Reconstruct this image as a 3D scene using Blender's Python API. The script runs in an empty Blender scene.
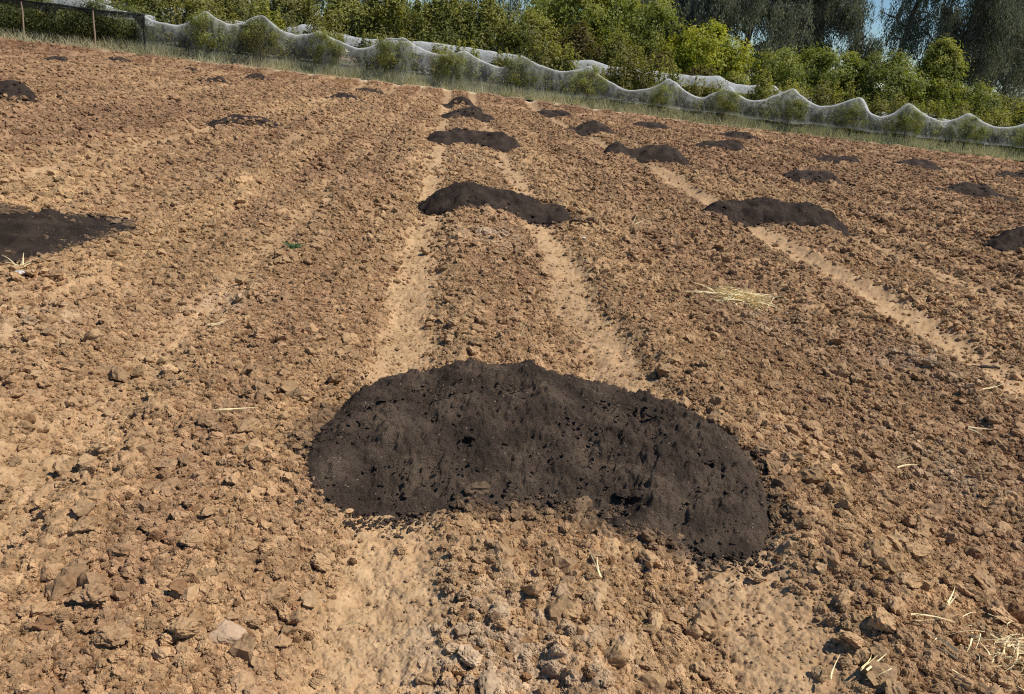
import bpy, math, random
import numpy as np
from mathutils import Vector, Matrix

# ------------------------------------------------------------------ basics
scene = bpy.context.scene
col = scene.collection
rng = np.random.default_rng(7)
random.seed(7)
R = math.radians
A = R(6.5)                                   # the wheel tracks run 6.5 degrees left of the view
CA, SA = math.cos(A), math.sin(A)
EDGE = 42.3                                  # far edge of the tilled field, metres along the tracks


def W(s, t):                                 # field frame (across, along) -> world x, y
    return s * CA - t * SA, s * SA + t * CA


def ST(x, y):
    return x * CA + y * SA, -x * SA + y * CA


def tag(o, label=None, cat=None, group=None, kind=None):
    if label: o['label'] = label
    if cat: o['category'] = cat
    if group: o['group'] = group
    if kind: o['kind'] = kind
    return o


def empty(name, loc, rz=0.0):
    o = bpy.data.objects.new(name, None)
    col.objects.link(o)
    o.location = loc
    o.rotation_euler = (0, 0, rz)
    o.empty_display_size = 0.3
    return o


def link_mesh(name, me, mat=None, parent=None, loc=None):
    if mat is not None and not me.materials:
        me.materials.append(mat)
    o = bpy.data.objects.new(name, me)
    col.objects.link(o)
    if parent is not None: o.parent = parent
    if loc is not None: o.location = loc
    return o


def np_mesh(name, co, faces, attrs=None, smooth=False):
    """co (n,3); faces (m,k) array of one face size, or a list of such arrays; attrs {name: (n,) or (n,3)}"""
    if not isinstance(faces, list): faces = [faces]
    faces = [np.asarray(f, dtype=np.int32) for f in faces if len(f)]
    me = bpy.data.meshes.new(name)
    me.vertices.add(len(co))
    me.vertices.foreach_set('co', np.ascontiguousarray(co, dtype=np.float32).ravel())
    nl = sum(f.size for f in faces); nf = sum(len(f) for f in faces)
    if nf:
        me.loops.add(nl); me.polygons.add(nf)
        me.loops.foreach_set('vertex_index', np.concatenate([f.ravel() for f in faces]))
        starts, tot, p = [], [], 0
        for f in faces:
            k = f.shape[1]
            starts.append(p + np.arange(len(f), dtype=np.int32) * k)
            tot.append(np.full(len(f), k, dtype=np.int32))
            p += f.size
        me.polygons.foreach_set('loop_start', np.concatenate(starts).astype(np.int32))
        me.polygons.foreach_set('loop_total', np.concatenate(tot))
        me.polygons.foreach_set('use_smooth', np.full(nf, smooth, dtype=bool))
    for k, v in (attrs or {}).items():
        v = np.asarray(v, dtype=np.float32)
        if v.ndim == 1:
            me.attributes.new(k, 'FLOAT', 'POINT').data.foreach_set('value', v)
        else:
            c = np.ones((len(v), 4), dtype=np.float32); c[:, :3] = v
            me.attributes.new(k, 'FLOAT_COLOR', 'POINT').data.foreach_set('color', c.ravel())
    me.update(calc_edges=True)
    return me


def grid_faces(nr, nc, keep=None):
    i = np.arange(nr * nc, dtype=np.int32).reshape(nr, nc)
    f = np.stack([i[:-1, :-1], i[:-1, 1:], i[1:, 1:], i[1:, :-1]], -1).reshape(-1, 4)
    return f if keep is None else f[keep]


def compact(co, f, attrs):
    used = np.zeros(len(co), bool); used[f.ravel()] = True
    idx = np.cumsum(used) - 1
    return co[used], idx[f].astype(np.int32), {k: v[used] for k, v in attrs.items()}


# ------------------------------------------------------------------ noise
def h2(ix, iy, seed):
    a = (ix.astype(np.int64) * 374761393 + iy.astype(np.int64) * 668265263 + seed * 2147483647) & 0xFFFFFFFF
    a = ((a ^ (a >> 13)) * 1274126177) & 0xFFFFFFFF
    a = ((a ^ (a >> 15)) * 2246822519) & 0xFFFFFFFF
    a = a ^ (a >> 16)
    return a.astype(np.float64) / 4294967296.0


def vnoise(x, y, s, seed):
    x = np.asarray(x, float) / s; y = np.asarray(y, float) / s
    ix = np.floor(x); iy = np.floor(y)
    fx = x - ix; fy = y - iy
    ix = ix.astype(np.int64); iy = iy.astype(np.int64)
    fx = fx * fx * fx * (fx * (fx * 6 - 15) + 10); fy = fy * fy * fy * (fy * (fy * 6 - 15) + 10)
    a = h2(ix, iy, seed); b = h2(ix + 1, iy, seed); c = h2(ix, iy + 1, seed); d = h2(ix + 1, iy + 1, seed)
    return (a + (b - a) * fx) * (1 - fy) + (c + (d - c) * fx) * fy


def fbm(x, y, s, seed, octv=4, gain=0.5):
    r = 0; amp = 1; tot = 0
    for k in range(octv):
        r = r + amp * (vnoise(x + 17.3 * k, y - 9.1 * k, s, seed + k) - 0.5); tot += amp
        s *= 0.5; amp *= gain
    return r / tot * 2                        # about -1..1


def worley(x, y, s, seed, fill=0.8, flat=0.75):
    """heights of packed lumps, in units of the cell size"""
    wx = x + 0.55 * s * (vnoise(x, y, s * 0.45, seed + 50) - .5) + 0.3 * s * (vnoise(x, y, s * 0.2, seed + 52) - .5)
    wy = y + 0.55 * s * (vnoise(x, y, s * 0.45, seed + 51) - .5) + 0.3 * s * (vnoise(x, y, s * 0.2, seed + 53) - .5)
    u = wx / s; v = wy / s
    ix = np.floor(u).astype(np.int64); iy = np.floor(v).astype(np.int64)
    out = np.zeros(len(u))
    for dx in (-1, 0, 1):
        for dy in (-1, 0, 1):
            jx = ix + dx; jy = iy + dy
            on = h2(jx, jy, seed + 3) < fill
            r = 0.28 + 0.5 * h2(jx, jy, seed + 2) ** 1.5
            px = u - (jx + h2(jx, jy, seed)); py = v - (jy + h2(jx, jy, seed + 1))
            st = 0.7 + 0.6 * h2(jx, jy, seed + 4)
            d2 = px * px * st + py * py / st
            hh = np.sqrt(np.maximum(0, r * r - d2)) * flat
            tx = (h2(jx, jy, seed + 5) - .5) * 0.9; ty = (h2(jx, jy, seed + 6) - .5) * 0.9   # tilted tops
            hh = np.where(hh > 0, hh + (px * tx + py * ty) * 0.5 * np.minimum(1, hh * 6), 0)
            out = np.maximum(out, np.where(on, hh, 0))
    return out


def sstep(a, b, x):
    t = np.clip((x - a) / (b - a), 0, 1)
    return t * t * (3 - 2 * t)


# ------------------------------------------------------------------ field relief
TRACKS = [(-0.13, 1.0, .20), (1.13, 1.0, .20), (4.15, 1.6, .25), (5.45, .75, .16), (-1.42, .65, .16), (-2.75, .6, .2), (-4.3, .85, .2),
          (-7.3, .45, .2), (-8.7, .5, .2), (7.8, .55, .15), (9.1, 1.0, .16), (12.0, .4, .2), (13.3, .5, .2), (-11.6, .5, .2), (-12.9, .5, .2),
          (16.2, .4, .2), (17.5, .4, .2), (20.3, .4, .2), (-15.8, .5, .2), (-17, .5, .2)]


def track_mask(x, y):
    s, t = ST(x, y)
    s = s + 0.12 * (vnoise(s, t, 2.3, 91) - .5) + 0.09 * (vnoise(s, t, 0.5, 92) - .5) + .07 * (vnoise(s, t, .16, 93) - .5)
    m = np.zeros(len(s))
    for c, a, w in TRACKS:
        wob = 0.12 * np.sin(t * 0.21 + c)if abs(c) > 2 else 0
        d = np.abs(s - c - wob)
        m = np.maximum(m, a * (1 - sstep(w * 0.25, w * 1.75, d)))
    return m * (0.85 + 0.3 * vnoise(s, t, 1.1, 95)).clip(0, 1.08)


def bank(x, y):
    s, t = ST(x, y)
    return 0.30 * sstep(37, 43, t) * sstep(16, 0, s)


def macro(x, y):
    s, t = ST(x, y)
    z = 0.05 * fbm(x, y, 2.2, 11, 3) + 0.03 * fbm(s, t * 0.35, 0.7, 21, 2) + 0.055 * fbm(s, t * .05, .38, 25, 2) + bank(x, y)
    m = track_mask(x, y)
    return z - 0.045 * m + 0.04 * np.exp(-((t - EDGE + .25) / .35) ** 2)


def rough(x, y):                              # how cloddy the soil is, 0.2 .. 1.4
    m = track_mask(x, y)
    n = 0.85 + 0.55 * fbm(x, y, 1.6, 31, 3)
    return np.clip(n, 0.35, 1.35) * (1 - 0.93 * np.clip(m, 0, 1))


def detail(x, y, rmin):
    k = rough(x, y)
    s, t = ST(x, y)
    k = k * (1 - .85 * sstep(EDGE - .8, EDGE - .4, t))
    z = np.zeros(len(x))
    far = 1 + .7 * sstep(5, 14, np.hypot(x, y))
    for sz, w, sd in ((.36, .15, 161), (0.17, .42, 101), (0.085, .46, 111), (0.042, .38, 121), (0.021, .42, 131), (.011, .5, 133)):
        on = rmin < sz * 0.6
        if not on.any(): continue
        r = np.zeros(len(x))
        r[on] = worley(x[on], y[on], sz, sd, 0.82)
        kk = k if sz > .04 else np.clip(k + (.5 if sz > .02 else .8), 0, 1)
        if sz > .1: kk = kk * sstep(.3, .75, vnoise(x, y, .9, 140))
        z += r * sz * w * kk * (far if sz > .05 else 1)
    z += (0.009 + .007 * np.clip(track_mask(x, y), 0, 1)) * fbm(x, y, 0.035, 151, 3) + .010 * fbm(x, y, .12, 155, 3)
    return z


# compost piles: (x, y, half width, half depth, height, bend, skew, turn, seed)
PILES = [
    (0.18, 3.16, .97, .69, .215, .27, .0, 0, 1),
    (-.42, 9.20, 1.02, .50, .20, .10, .35, 0, 2), (-1.36, 16.9, 1.06, .55, 0.334, .15, .15, 0, 3), (-2.22, 25.4, .88, .5, 0.299, .2, .1, 0, 4), (-3.05, 31.6, .82, .5, 0.299, .2, .1, 0, 5),
    (3.42, 10.9, 1.02, .5, .29, .2, .05, 0, 6), (2.5, 17.9, 1.02, .5, 0.317, .15, .2, 0, 7), (1.66, 25.0, .88, .5, 0.317, .1, .1, 0, 8), (.62, 33.6, .9, .5, 0.229, .1, .1, 0, 9),
    (6.45, 18.0, .84, .5, 0.238, .1, -.2, 0, 10), (5.7, 24.6, .9, .5, 0.290, .1, .1, 0, 11), (8.25, 32.6, .9, .5, 0.238, .1, .1, 0, 12), (4.68, 32.4, .9, .5, 0.229, .1, .1, 0, 13),
    (9.7, 25.5, .9, .5, 0.238, .1, .1, 0, 14), (13.1, 27.3, 1.05, .5, 0.220, .1, .1, 0, 15), (10.55, 18.9, 1.0, .5, 0.255, .1, .1, 0, 16), (7.55, 11.2, .9, .5, .30, .1, 0, 0, 17), (17.1, 27.7, 1.1, .5, 0.290, .1, 0, 0, 18),
    (-4.3, 5.6, 1.12, .72, .085, -.1, -.1, .15, 19), (-5.6, 15.1, .8, .42, 0.176, .1, .8, 0, 20), (-10.35, 14.9, .75, .5, .42, .1, -.2, 0, 21), (-11.45, 27.7, .62, .5, 0.211, .1, .2, 0, 22),
    (-12.25, 34.2, .62, .5, 0.194, .1, .2, 0, 23), (-6.85, 27.9, .62, .5, 0.158, .1, .1, 0, 24), (-7.6, 35.2, .7, .5, 0.158, .1, .2, 0, 25), (-18.8, 30.8, .55, .4, 0.158, .1, .2, 0, 26),
    (-19.2, 36.1, .55, .4, 0.141, .1, .2, 0, 27), (-15.9, 36.3, .34, .3, 0.088, .1, .2, 0, 28),
]


def pile_h(p, x, y, soft=False):
    px, py, a, b, H, bend, skew, turn, seed = p
    u = (x - px); v_ = (y - py)
    w0 = A * (1 if seed > 1 else 0) + turn
    u, v_ = u * math.cos(w0) + v_ * math.sin(w0), -u * math.sin(w0) + v_ * math.cos(w0)
    u = u + (.16 if seed > 1 else .07) * (2.2 if seed in (19, 20) else 1) * a * fbm(x, y, .45, 300 + seed, 3); v_ = v_ + (.30 if seed > 1 else .13) * (2.0 if seed in (19, 20) else 1) * b * fbm(x, y, .4, 320 + seed, 5, .6)
    q = u / a
    vc = bend * (.45 - 1.25 * q * q) - (.25 * skew * q if seed > 1 else .06 * q)
    w = b * np.sqrt(np.maximum(1e-4, 1 - np.abs(q) ** (3.2 if seed > 1 else 8))) * ((1 + .12 * np.sin(2.2 * q + seed)) if seed > 1 else (1 - .12 * q))
    e = np.abs((v_ - vc) / w)
    if soft:                                  # 1 on the pile, fading out over the dusted soil around it
        wa = b * np.sqrt(np.maximum(.12, 1 - np.abs(q) ** 4))
        return 1 - sstep(.95, 1.28, np.maximum(np.abs((v_ - vc) / wa), np.abs(q) * 1.03))
    prof = np.maximum(0, 1 - np.abs(q) ** (4.5 if seed in (2, 3, 6, 7) else 2.6)) * (1 - .28 * skew * q + (.08 if py < 20 else .2) * np.sin(3.1 * q + seed * 1.7) + (.14 if py < 20 else .25) * (vnoise(q + seed, q * 0, .35, 330 + seed) - .5))
    if seed == 1: prof = np.maximum(0, 1 - np.abs(q) ** 6.0) * (1 - .14 * q + .05 * np.sin(2.5 * q + .4))
    h = H * prof * np.maximum(0, 1 - e ** (1.45 if seed > 1 else 1.9))
    return np.where((np.abs(q) < 1) & (e < 1), h, -1.0)


def pile_dust(x, y):
    h = np.zeros(len(x))
    for p in PILES:
        m = (np.abs(x - p[0]) < 1.9) & (np.abs(y - p[1]) < 1.9)
        if m.any() and p[1] < 12: h[m] = np.maximum(h[m], pile_h(p, x[m], y[m], True))
    return h


def any_pile(x, y):
    h = np.full(len(x), -1.0)
    for p in PILES:
        m = (np.abs(x - p[0]) < 1.7) & (np.abs(y - p[1]) < 1.7)
        if m.any(): h[m] = np.maximum(h[m], pile_h(p, x[m], y[m]))
    return h


ASH = [(-0.34, 7.4, .33, .9), (0.1, 1.75, .28, 1), (-1.9, 4.75, .25, .7), (2.75, 4.9, .35, .6), (2.2, 3.35, .3, .5), (-2.6, 3.9, .3, .45), (1.95, 5.7, .3, .5), (-1.2, 14.3, .8, .5), (3.2, 3.3, .35, .4)]


def soil_col(x, y):
    n1 = fbm(x, y, 5.0, 201, 3); n2 = fbm(x, y, 0.5, 211, 3); n3 = vnoise(x, y, 0.05, 221)
    s, t = ST(x, y)
    streak = fbm(s, t * .04, .45, 241, 3)
    red = np.clip(0.22 + .5 * streak + 0.4 * n1 + 0.30 * sstep(1.0, 4.0, s) + 0.27 * sstep(4, 16, t) + 0.25 * sstep(-3, -9, s) + 0.25 * n2, 0, 1)
    m = np.clip(track_mask(x, y), 0, 1)
    tan = np.array([.510, .330, .172]); brown = np.array([.315, .189, .108])
    c = tan + (brown - tan) * red[:, None]
    c = c * (0.84 + 0.26 * n3 + 0.18 * n2)[:, None]
    c = c + (np.array([.47, .318, .178]) * (0.88 + .18 * n2 + .14 * n3)[:, None] - c) * (0.58 * m)[:, None]
    ash = np.zeros(len(x))
    for ax, ay, ar, aa in ASH:
        d = np.hypot(x - ax, (y - ay) * .8) / ar
        ash = np.maximum(ash, aa * np.exp(-d * d) * (vnoise(x, y, .035, 231) > .42))
    c = c + (np.array([.57, .45, .32]) - c) * (ash * .52)[:, None]
    pale = (sstep(EDGE - .75, EDGE - .35, t) * (.35 + .55 * sstep(-16, -9, s)) * (.55 + .7 * vnoise(s, t, 1.3, 99)).clip(0, 1))[:, None]
    c = c + (np.array([.74, .62, .43]) - c) * pale
    dust = pile_dust(x, y); dn = .6 * vnoise(x, y, .035, 251) + .4 * vnoise(x, y, .012, 252)
    c = c + (np.array([.085, .062, .047]) - c) * (np.clip(dust * 1.5 - dn * 1.1, 0, 1) * .85)[:, None]
    return c.clip(0.01, .9)


# ------------------------------------------------------------------ node helpers
class NT:
    def __init__(self, name):
        self.m = bpy.data.materials.new(name); self.m.use_nodes = True
        self.t = self.m.node_tree; self.t.nodes.clear()

    def n(self, kind, **kw):
        x = self.t.nodes.new(kind)
        for k, v in kw.items():
            if k.startswith('i_'):
                x.inputs[k[2:].replace('_', ' ')].default_value = v
            else:
                setattr(x, k, v)
        return x

    def l(self, a, b): self.t.links.new(a, b)


def mixcol(nt, fac, a, b, blend='MIX'):
    x = nt.n('ShaderNodeMix', data_type='RGBA', blend_type=blend)
    for sock, v in ((x.inputs[0], fac), (x.inputs[6], a), (x.inputs[7], b)):
        if isinstance(v, bpy.types.NodeSocket): nt.l(v, sock)
        elif isinstance(v, (tuple, list)): sock.default_value = (*v, 1) if len(v) == 3 else v
        else: sock.default_value = v
    return x.outputs[2]


def ramp(nt, fac, stops):
    x = nt.n('ShaderNodeValToRGB')
    e = x.color_ramp.elements
    while len(e) < len(stops): e.new(0.5)
    for i, (p, c) in enumerate(stops):
        e[i].position = p; e[i].color = (*c, 1) if len(c) == 3 else c
    nt.l(fac, x.inputs[0])
    return x.outputs[0]


def principled(nt, color, rough=0.95, spec=0.1, normal=None):
    p = nt.n('ShaderNodeBsdfPrincipled')
    p.inputs['Roughness'].default_value = rough
    p.inputs['Specular IOR Level'].default_value = spec
    if isinstance(color, bpy.types.NodeSocket): nt.l(color, p.inputs['Base Color'])
    else: p.inputs['Base Color'].default_value = (*color, 1)
    if normal is not None: nt.l(normal, p.inputs['Normal'])
    o = nt.n('ShaderNodeOutputMaterial')
    nt.l(p.outputs[0], o.inputs[0])
    return p, o


def soil_material(name, attr, kind):
    nt = NT(name)
    a = nt.n('ShaderNodeAttribute', attribute_name=attr, attribute_type=kind)
    g = nt.n('ShaderNodeNewGeometry')
    n1 = nt.n('ShaderNodeTexNoise', i_Scale=90.0, i_Detail=5.0, i_Roughness=.65); nt.l(g.outputs['Position'], n1.inputs['Vector'])
    n2 = nt.n('ShaderNodeTexNoise', i_Scale=14.0, i_Detail=3.0); nt.l(g.outputs['Position'], n2.inputs['Vector'])
    f1 = ramp(nt, n1.outputs[0], [(.3, (.78, .76, .74)), (.7, (1.18, 1.18, 1.17))])
    c = mixcol(nt, 1.0, a.outputs['Color'], f1, 'MULTIPLY')
    f2 = ramp(nt, n2.outputs[0], [(.3, (.88, .84, .80)), (.7, (1.1, 1.12, 1.13))])
    c = mixcol(nt, 1.0, c, f2, 'MULTIPLY')
    b = nt.n('ShaderNodeBump', i_Strength=.55, i_Distance=.006)
    nt.l(n1.outputs[0], b.inputs['Height'])
    principled(nt, c, 1.0, 0.05, b.outputs[0])
    return nt.m


M_FIELD = soil_material('tilled_soil', 'soil', 'GEOMETRY')
M_CLOD = soil_material('dry_clod', 'clod_col', 'INSTANCER')
M_CLOD1 = soil_material('large_clod', 'soil', 'GEOMETRY')


def compost_material():
    nt = NT('dark_compost')
    g = nt.n('ShaderNodeNewGeometry')
    n1 = nt.n('ShaderNodeTexNoise', i_Scale=160.0, i_Detail=4.0, i_Roughness=.7)
    n2 = nt.n('ShaderNodeTexNoise', i_Scale=5.0, i_Detail=4.0)
    n3 = nt.n('ShaderNodeTexNoise', i_Scale=38.0, i_Detail=3.0, i_Roughness=.6)
    v = nt.n('ShaderNodeTexVoronoi', i_Scale=85.0)
    for x in (n1, n2, n3, v): nt.l(g.outputs['Position'], x.inputs['Vector'])
    c = ramp(nt, n2.outputs[0], [(.34, (.056, .040, .029)), (.5, (.094, .066, .047)), (.68, (.145, .103, .070))])
    c = mixcol(nt, 1.0, c, ramp(nt, n1.outputs[0], [(.3, (.5, .48, .48)), (.7, (1.5, 1.5, 1.5))]), 'MULTIPLY')
    # sparse pale wood flecks: one cell in about seventy
    wn = nt.n('ShaderNodeSeparateColor'); nt.l(v.outputs['Color'], wn.inputs[0])
    gt = nt.n('ShaderNodeMath', operation='GREATER_THAN'); gt.inputs[1].default_value = .975; nt.l(wn.outputs[0], gt.inputs[0])
    lt = nt.n('ShaderNodeMath', operation='LESS_THAN'); lt.inputs[1].default_value = .28; nt.l(v.outputs['Distance'], lt.inputs[0])
    mm = nt.n('ShaderNodeMath', operation='MULTIPLY'); nt.l(gt.outputs[0], mm.inputs[0]); nt.l(lt.outputs[0], mm.inputs[1])
    c = mixcol(nt, mm.outputs[0], c, (.33, .26, .18))
    ad = nt.n('ShaderNodeMath', operation='ADD'); nt.l(n1.outputs[0], ad.inputs[0]); nt.l(n3.outputs[0], ad.inputs[1])
    b = nt.n('ShaderNodeBump', i_Strength=1.0, i_Distance=.016); nt.l(ad.outputs[0], b.inputs['Height'])
    principled(nt, c, .95, .12, b.outputs[0])
    return nt.m


M_COMPOST = compost_material()
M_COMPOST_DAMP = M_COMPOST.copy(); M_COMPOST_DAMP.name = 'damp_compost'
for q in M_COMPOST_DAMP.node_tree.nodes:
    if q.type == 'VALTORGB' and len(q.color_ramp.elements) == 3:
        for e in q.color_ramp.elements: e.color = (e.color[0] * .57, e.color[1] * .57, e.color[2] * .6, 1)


def plain_material(name, c1, c2, scale, rough=.9, spec=.15, stretch=None, bump=.3):
    nt = NT(name)
    tc = nt.n('ShaderNodeTexCoord')
    mp = nt.n('ShaderNodeMapping'); nt.l(tc.outputs['Object'], mp.inputs[0])
    if stretch: mp.inputs['Scale'].default_value = stretch
    n = nt.n('ShaderNodeTexNoise', i_Scale=scale, i_Detail=5.0, i_Roughness=.65); nt.l(mp.outputs[0], n.inputs['Vector'])
    c = ramp(nt, n.outputs[0], [(.32, c1), (.68, c2)])
    b = nt.n('ShaderNodeBump', i_Strength=bump, i_Distance=.01); nt.l(n.outputs[0], b.inputs['Height'])
    principled(nt, c, rough, spec, b.outputs[0])
    return nt.m


def leaf_material(name, dark, mid, light, trans=.35, rough=.55, spec=.25, tcol=None):
    nt = NT(name)
    a = nt.n('ShaderNodeAttribute', attribute_name='tint', attribute_type='GEOMETRY')
    c = ramp(nt, a.outputs['Fac'], [(0, dark), (.5, mid), (1, light)])
    oi = nt.n('ShaderNodeObjectInfo')
    hs = nt.n('ShaderNodeHueSaturation'); nt.l(c, hs.inputs['Color'])
    mr = nt.n('ShaderNodeMapRange'); mr.inputs[3].default_value = .8; mr.inputs[4].default_value = 1.2
    nt.l(oi.outputs['Random'], mr.inputs[0]); nt.l(mr.outputs[0], hs.inputs['Value'])
    c = hs.outputs[0]
    p = nt.n('ShaderNodeBsdfPrincipled')
    p.inputs['Roughness'].default_value = rough; p.inputs['Specular IOR Level'].default_value = spec
    nt.l(c, p.inputs['Base Color'])
    tr = nt.n('ShaderNodeBsdfTranslucent')
    nt.l(mixcol(nt, 1.0, c, tcol or (1.4, 1.42, .55), 'MULTIPLY'), tr.inputs[0])
    mx = nt.n('ShaderNodeMixShader'); mx.inputs[0].default_value = trans
    nt.l(p.outputs[0], mx.inputs[1]); nt.l(tr.outputs[0], mx.inputs[2])
    o = nt.n('ShaderNodeOutputMaterial'); nt.l(mx.outputs[0], o.inputs[0])
    return nt.m


M_BARK = plain_material('grey_bark', (.05, .04, .03), (.16, .13, .10), 9, stretch=(3, 3, .6))
M_EBARK = plain_material('eucalyptus_bark', (.11, .085, .065), (.33, .28, .23), 3, stretch=(3, 3, .4))
M_FRUIT = leaf_material('fruit_leaves', (0.085, 0.092, 0.025), (0.194, 0.200, 0.053), (0.386, 0.386, 0.115), .38)
M_CITRUS = leaf_material('citrus_leaves', (0.081, 0.087, 0.027), (0.197, 0.198, 0.051), (0.409, 0.384, 0.103), .38)
M_OLIVE = leaf_material('shoot_leaves', (0.104, 0.107, 0.035), (0.225, 0.217, 0.066), (0.397, 0.351, 0.121), .38)
M_BRIGHT = leaf_material('bright_leaves', (0.121, 0.137, 0.017), (0.302, 0.312, 0.033), (0.507, 0.469, 0.072), .38)
M_GREEN = leaf_material('mid_green_leaves', (0.101, 0.126, 0.033), (0.240, 0.260, 0.058), (0.384, 0.378, 0.095), .38)
M_PYR = leaf_material('pyramid_leaves', (0.113, 0.130, 0.027), (0.264, 0.285, 0.060), (0.465, 0.434, 0.113), .38)
M_RUST = leaf_material('rust_leaves', (0.069, 0.067, 0.021), (0.155, 0.127, 0.041), (0.265, 0.201, 0.069), .38)
M_EUC = leaf_material('eucalyptus_leaves', (0.072, 0.085, 0.060), (0.177, 0.194, 0.137), (0.363, 0.363, 0.261), .38, tcol=(1.1, 1.1, .7))
M_HEDGE = leaf_material('dense_dark_leaves', (0.050, 0.066, 0.025), (0.133, 0.149, 0.053), (0.296, 0.296, 0.125), .38)
M_GRASS = leaf_material('dry_grass', (.26, .26, .16), (.43, .40, .26), (.64, .55, .36), .35, .8, .1, (1.1, 1.15, .7))
M_STRAW = plain_material('straw', (.78, .60, .29), (.92, .78, .46), 30, .7, .3, bump=.1)
M_WEED = leaf_material('weed_leaves', (.05, .09, .035), (.09, .15, .06), (.15, .21, .10), .3)
M_WOOD = plain_material('weathered_post', (.30, .21, .14), (.48, .36, .25), 20, stretch=(4, 4, .4))
M_STICK = plain_material('dark_stick', (.035, .028, .024), (.09, .07, .055), 30)
M_STONE = plain_material('dark_stone', (.055, .045, .04), (.11, .09, .075), 40, bump=.6)
M_PINK = plain_material('pinkish_clod', (.40, .27, .165), (.52, .36, .23), 30, bump=.4)
M_WHITE = plain_material('white_scrap', (.50, .48, .44), (.62, .60, .55), 10, .6, .3)
M_BLACKPOST = plain_material('black_post', (.012, .012, .013), (.03, .03, .03), 15)


def net_material(name, c, lo, hi, trans):
    nt = NT(name)
    a = nt.n('ShaderNodeAttribute', attribute_name='dense', attribute_type='GEOMETRY')
    tc = nt.n('ShaderNodeTexCoord')
    mp = nt.n('ShaderNodeMapping'); nt.l(tc.outputs['Object'], mp.inputs[0]); mp.inputs['Scale'].default_value = (1.0, .6, .35)
    n = nt.n('ShaderNodeTexNoise', i_Scale=4.2, i_Detail=6.0, i_Roughness=.7, i_Distortion=1.2); nt.l(mp.outputs[0], n.inputs['Vector'])
    mr = nt.n('ShaderNodeMapRange'); mr.inputs[1].default_value = .32; mr.inputs[2].default_value = .68
    mr.inputs[3].default_value = lo; mr.inputs[4].default_value = hi
    nt.l(n.outputs[0], mr.inputs[0])
    ad = nt.n('ShaderNodeMath', operation='MULTIPLY_ADD', use_clamp=True)
    nt.l(a.outputs['Fac'], ad.inputs[0]); ad.inputs[1].default_value = .72; nt.l(mr.outputs[0], ad.inputs[2])
    d = nt.n('ShaderNodeBsdfDiffuse'); d.inputs[0].default_value = (*c, 1)
    t = nt.n('ShaderNodeBsdfTranslucent'); t.inputs[0].default_value = (*c, 1)
    m1 = nt.n('ShaderNodeMixShader'); m1.inputs[0].default_value = trans
    nt.l(d.outputs[0], m1.inputs[1]); nt.l(t.outputs[0], m1.inputs[2])
    tp = nt.n('ShaderNodeBsdfTransparent')
    m2 = nt.n('ShaderNodeMixShader'); nt.l(ad.outputs[0], m2.inputs[0])
    nt.l(tp.outputs[0], m2.inputs[1]); nt.l(m1.outputs[0], m2.inputs[2])
    o = nt.n('ShaderNodeOutputMaterial'); nt.l(m2.outputs[0], o.inputs[0])
    return nt.m


M_NET = net_material('white_bird_net', (.90, .91, .89), .0, .065, .5)
M_NET2 = net_material('white_bird_net_folded', (.78, .79, .78), .35, .7, .4)
M_SHADE = net_material('black_shade_cloth', (.03, .031, .033), .45, .85, .3)

# ------------------------------------------------------------------ ground, field
n = 121
gx = np.sign(np.linspace(-1, 1, n)) * np.abs(np.linspace(-1, 1, n)) ** 3 * 900
GX, GY = np.meshgrid(gx, gx + 40)
nt = NT('dry_ground')
g_ = nt.n('ShaderNodeNewGeometry')
na = nt.n('ShaderNodeTexNoise', i_Scale=.6, i_Detail=8.0, i_Roughness=.7); nt.l(g_.outputs['Position'], na.inputs['Vector'])
nb_ = nt.n('ShaderNodeTexNoise', i_Scale=25.0, i_Detail=5.0, i_Roughness=.7); nt.l(g_.outputs['Position'], nb_.inputs['Vector'])
cg = ramp(nt, na.outputs[0], [(.3, (.13, .095, .05)), (.5, (.24, .165, .09)), (.7, (.33, .23, .13))])
cg = mixcol(nt, 1.0, cg, ramp(nt, nb_.outputs[0], [(.3, (.6, .6, .6)), (.7, (1.25, 1.25, 1.25))]), 'MULTIPLY')
bg = nt.n('ShaderNodeBump', i_Strength=.8, i_Distance=.04); nt.l(nb_.outputs[0], bg.inputs['Height'])
principled(nt, cg, 1, .05, bg.outputs[0])
bk = bank(GX.ravel(), GY.ravel())
ground = link_mesh('ground', np_mesh('ground', np.stack([GX.ravel(), GY.ravel(), np.full(n * n, -.16) + 0 * bk], 1), grid_faces(n, n), smooth=True), nt.m)
tag(ground, kind='structure')

# near field: rows of a polar sheet, each row about as far apart as the soil is seen in detail
HH = 1.6
v = np.concatenate([np.linspace(1 / 1.0, 1 / 8.0, 1050, endpoint=False), np.linspace(1 / 8.0, 1 / 47.5, 300)])
rr = 1 / v
th = np.linspace(R(-50), R(50), 1500)
RR, TH = np.meshgrid(rr, th, indexing='ij')
X = (RR / np.cos(TH * .6) * np.sin(TH)).ravel(); Y = (RR / np.cos(TH * .6) * np.cos(TH)).ravel()
dist = np.hypot(X, Y)
Z = macro(X, Y) + detail(X, Y, np.maximum(.003, dist / 900))
sF, tF = ST(X, Y)
Z = Z - .0 * tF
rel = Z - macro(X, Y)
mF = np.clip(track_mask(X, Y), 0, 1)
pit_shade = (1 - sstep(.004, .045, rel)) * (1 - mF) * sstep(1.0, .2, mF)  # shade in the pits between clods, painted into the soil colour; none in tracks
fcol = soil_col(X, Y) * (1 - pit_shade[:, None] * np.array([.50, .57, .61]))
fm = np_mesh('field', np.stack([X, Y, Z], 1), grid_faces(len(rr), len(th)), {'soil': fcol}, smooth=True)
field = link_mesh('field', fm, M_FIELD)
tag(field, kind='structure')


def ground_z(x, y):
    x = np.atleast_1d(np.asarray(x, float)); y = np.atleast_1d(np.asarray(y, float))
    return macro(x, y)


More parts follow.
